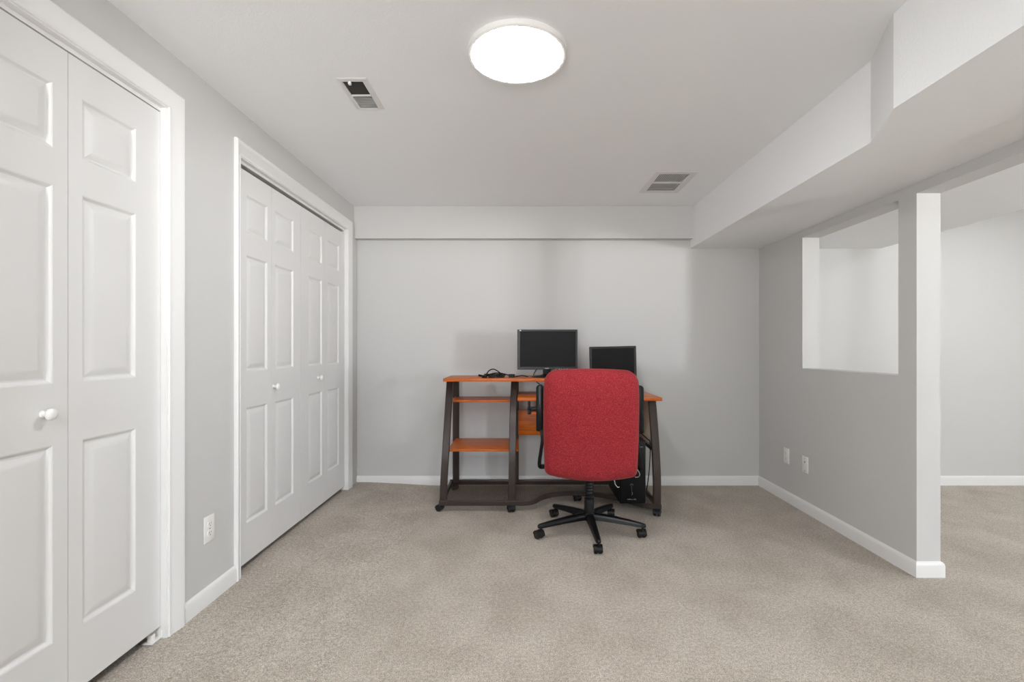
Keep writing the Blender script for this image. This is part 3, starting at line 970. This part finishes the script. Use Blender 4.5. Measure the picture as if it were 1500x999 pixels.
# flipped-up arms
for s in (-1, 1):
    bm = nb()
    P = catmull([(s * .17, .03, .410), (s * .255, .03, .395), (s * .298, .02, .392), (s * .305, .00, .42), (s * .296, -.01, .49), (s * .284, -.02, .57), (s * .290, -.02, .63)], 8)
    rg = []
    for i, p in enumerate(P):
        d = (P[min(i + 1, len(P) - 1)] - P[max(i - 1, 0)]).normalized()
        yy = Vector((0, 1, 0)); nn = d.cross(yy).normalized()
        rg.append([bm.verts.new(p + yy * a + nn * b) for a, b in ((-.026, -.007), (-.022, -.010), (.022, -.010), (.026, -.007), (.026, .007), (.022, .010), (-.022, .010), (-.026, .007))])
    for a, b in zip(rg, rg[1:]):
        for k in range(8): bm.faces.new((a[k], a[(k + 1) % 8], b[(k + 1) % 8], b[k]))
    bm.faces.new(rg[0]); bm.faces.new(rg[-1])
    ar = lobj('armrest', bm, M_blackg)
    bm = nb()
    o = outline(.0215, .142, .0205, .010, 8)
    lay = [(.000, -.034, .75), (.000, -.040, .9), (.000, -.030, 1.0), (0, .020, 1.0), (0, .028, .93)]
    rings = []
    for _, y, k in ((0, -.044, .60), (0, -.042, .85), (0, -.036, 1.0), (0, .022, 1.0), (0, .028, .90)):
        rings.append([bm.verts.new((s * .3015 + x * k, y, .762 + z * (1 - (1 - k) * .15))) for x, z in o])
    m_ = len(o)
    for a, b in zip(rings, rings[1:]):
        for k in range(m_): bm.faces.new((a[k], a[(k + 1) % m_], b[(k + 1) % m_], b[k]))
    bm.faces.new(rings[0]); bm.faces.new(rings[-1])
    sh = lobj('arm_shell', bm, M_blackg, ar, smooth=45)
    bm = nb(); box(bm, s * .3015 - .024, s * .3015 + .024, .024, .052, .635, .885, .012, 3)
    tag(lobj('arm_pad', bm, M_red, ar), 'red tweed arm pad')
# thin silver adjusting levers under the seat
bm = nb(); tube(bm, catmull([(.08, .02, .41), (.20, .01, .415), (.262, -.01, .425), (.285, -.02, .40), (.300, -.02, .372), (.292, -.02, .355), (.272, -.02, .352)], 6), .0028, 8)
tag(lobj('lever', bm, M_silver), 'thin bent silver lever')
bm = nb(); tube(bm, catmull([(.06, .0, .39), (.12, .0, .36), (.150, .0, .325), (.157, .0, .300), (.172, .0, .283), (.182, .0, .286)], 6), .0028, 8)
tag(lobj('lever', bm, M_silver), 'thin bent silver lever')

# ------------------------------------------------------------------ daylight and camera
wd = bpy.data.worlds.new('World'); sc.world = wd; wd.use_nodes = True
bg = wd.node_tree.nodes['Background']
SKY = 88.0
N = wd.node_tree.nodes; L = wd.node_tree.links      # bright sky; lower half made brighter to throw light up at the ceiling
tc = N.new('ShaderNodeTexCoord'); sx = N.new('ShaderNodeSeparateXYZ'); mr = N.new('ShaderNodeMapRange'); cm = N.new('ShaderNodeMix'); cm.data_type = 'RGBA'
L.new(tc.outputs['Generated'], sx.inputs[0]); L.new(sx.outputs['Z'], mr.inputs['Value'])
mr.inputs['From Min'].default_value = -.08; mr.inputs['From Max'].default_value = .08
L.new(mr.outputs[0], cm.inputs[0])
cm.inputs[6].default_value = (2.2, 2.2, 2.2, 1); cm.inputs[7].default_value = (.80, .87, .94, 1)
L.new(cm.outputs[2], bg.inputs['Color'])
bg.inputs['Strength'].default_value = SKY
cam = bpy.data.cameras.new('camera'); cam.sensor_width = 36; cam.sensor_fit = 'HORIZONTAL'
cam.lens = 700 / 1500 * 36
cam.shift_x = -(764.5 - 750) / 1500; cam.shift_y = (508.5 - 499.5) / 1500
cam.clip_start = .02
co = bpy.data.objects.new('camera', cam); COL.objects.link(co)
co.location = (0, 0, 1.135); co.rotation_euler = (PI / 2, 0, 0)
sc.camera = co

sc.view_settings.view_transform = 'Standard'
sc.view_settings.look = 'None'
sc.view_settings.exposure = -0.07
sc.view_settings.gamma = 1.0
sc.view_settings.use_curve_mapping = False
sc.cycles.max_bounces = 16; sc.cycles.diffuse_bounces = 10; sc.cycles.glossy_bounces = 4; sc.cycles.transparent_max_bounces = 8
sc.cycles.use_denoising = True
sc.cycles.caustics_reflective = False; sc.cycles.caustics_refractive = False
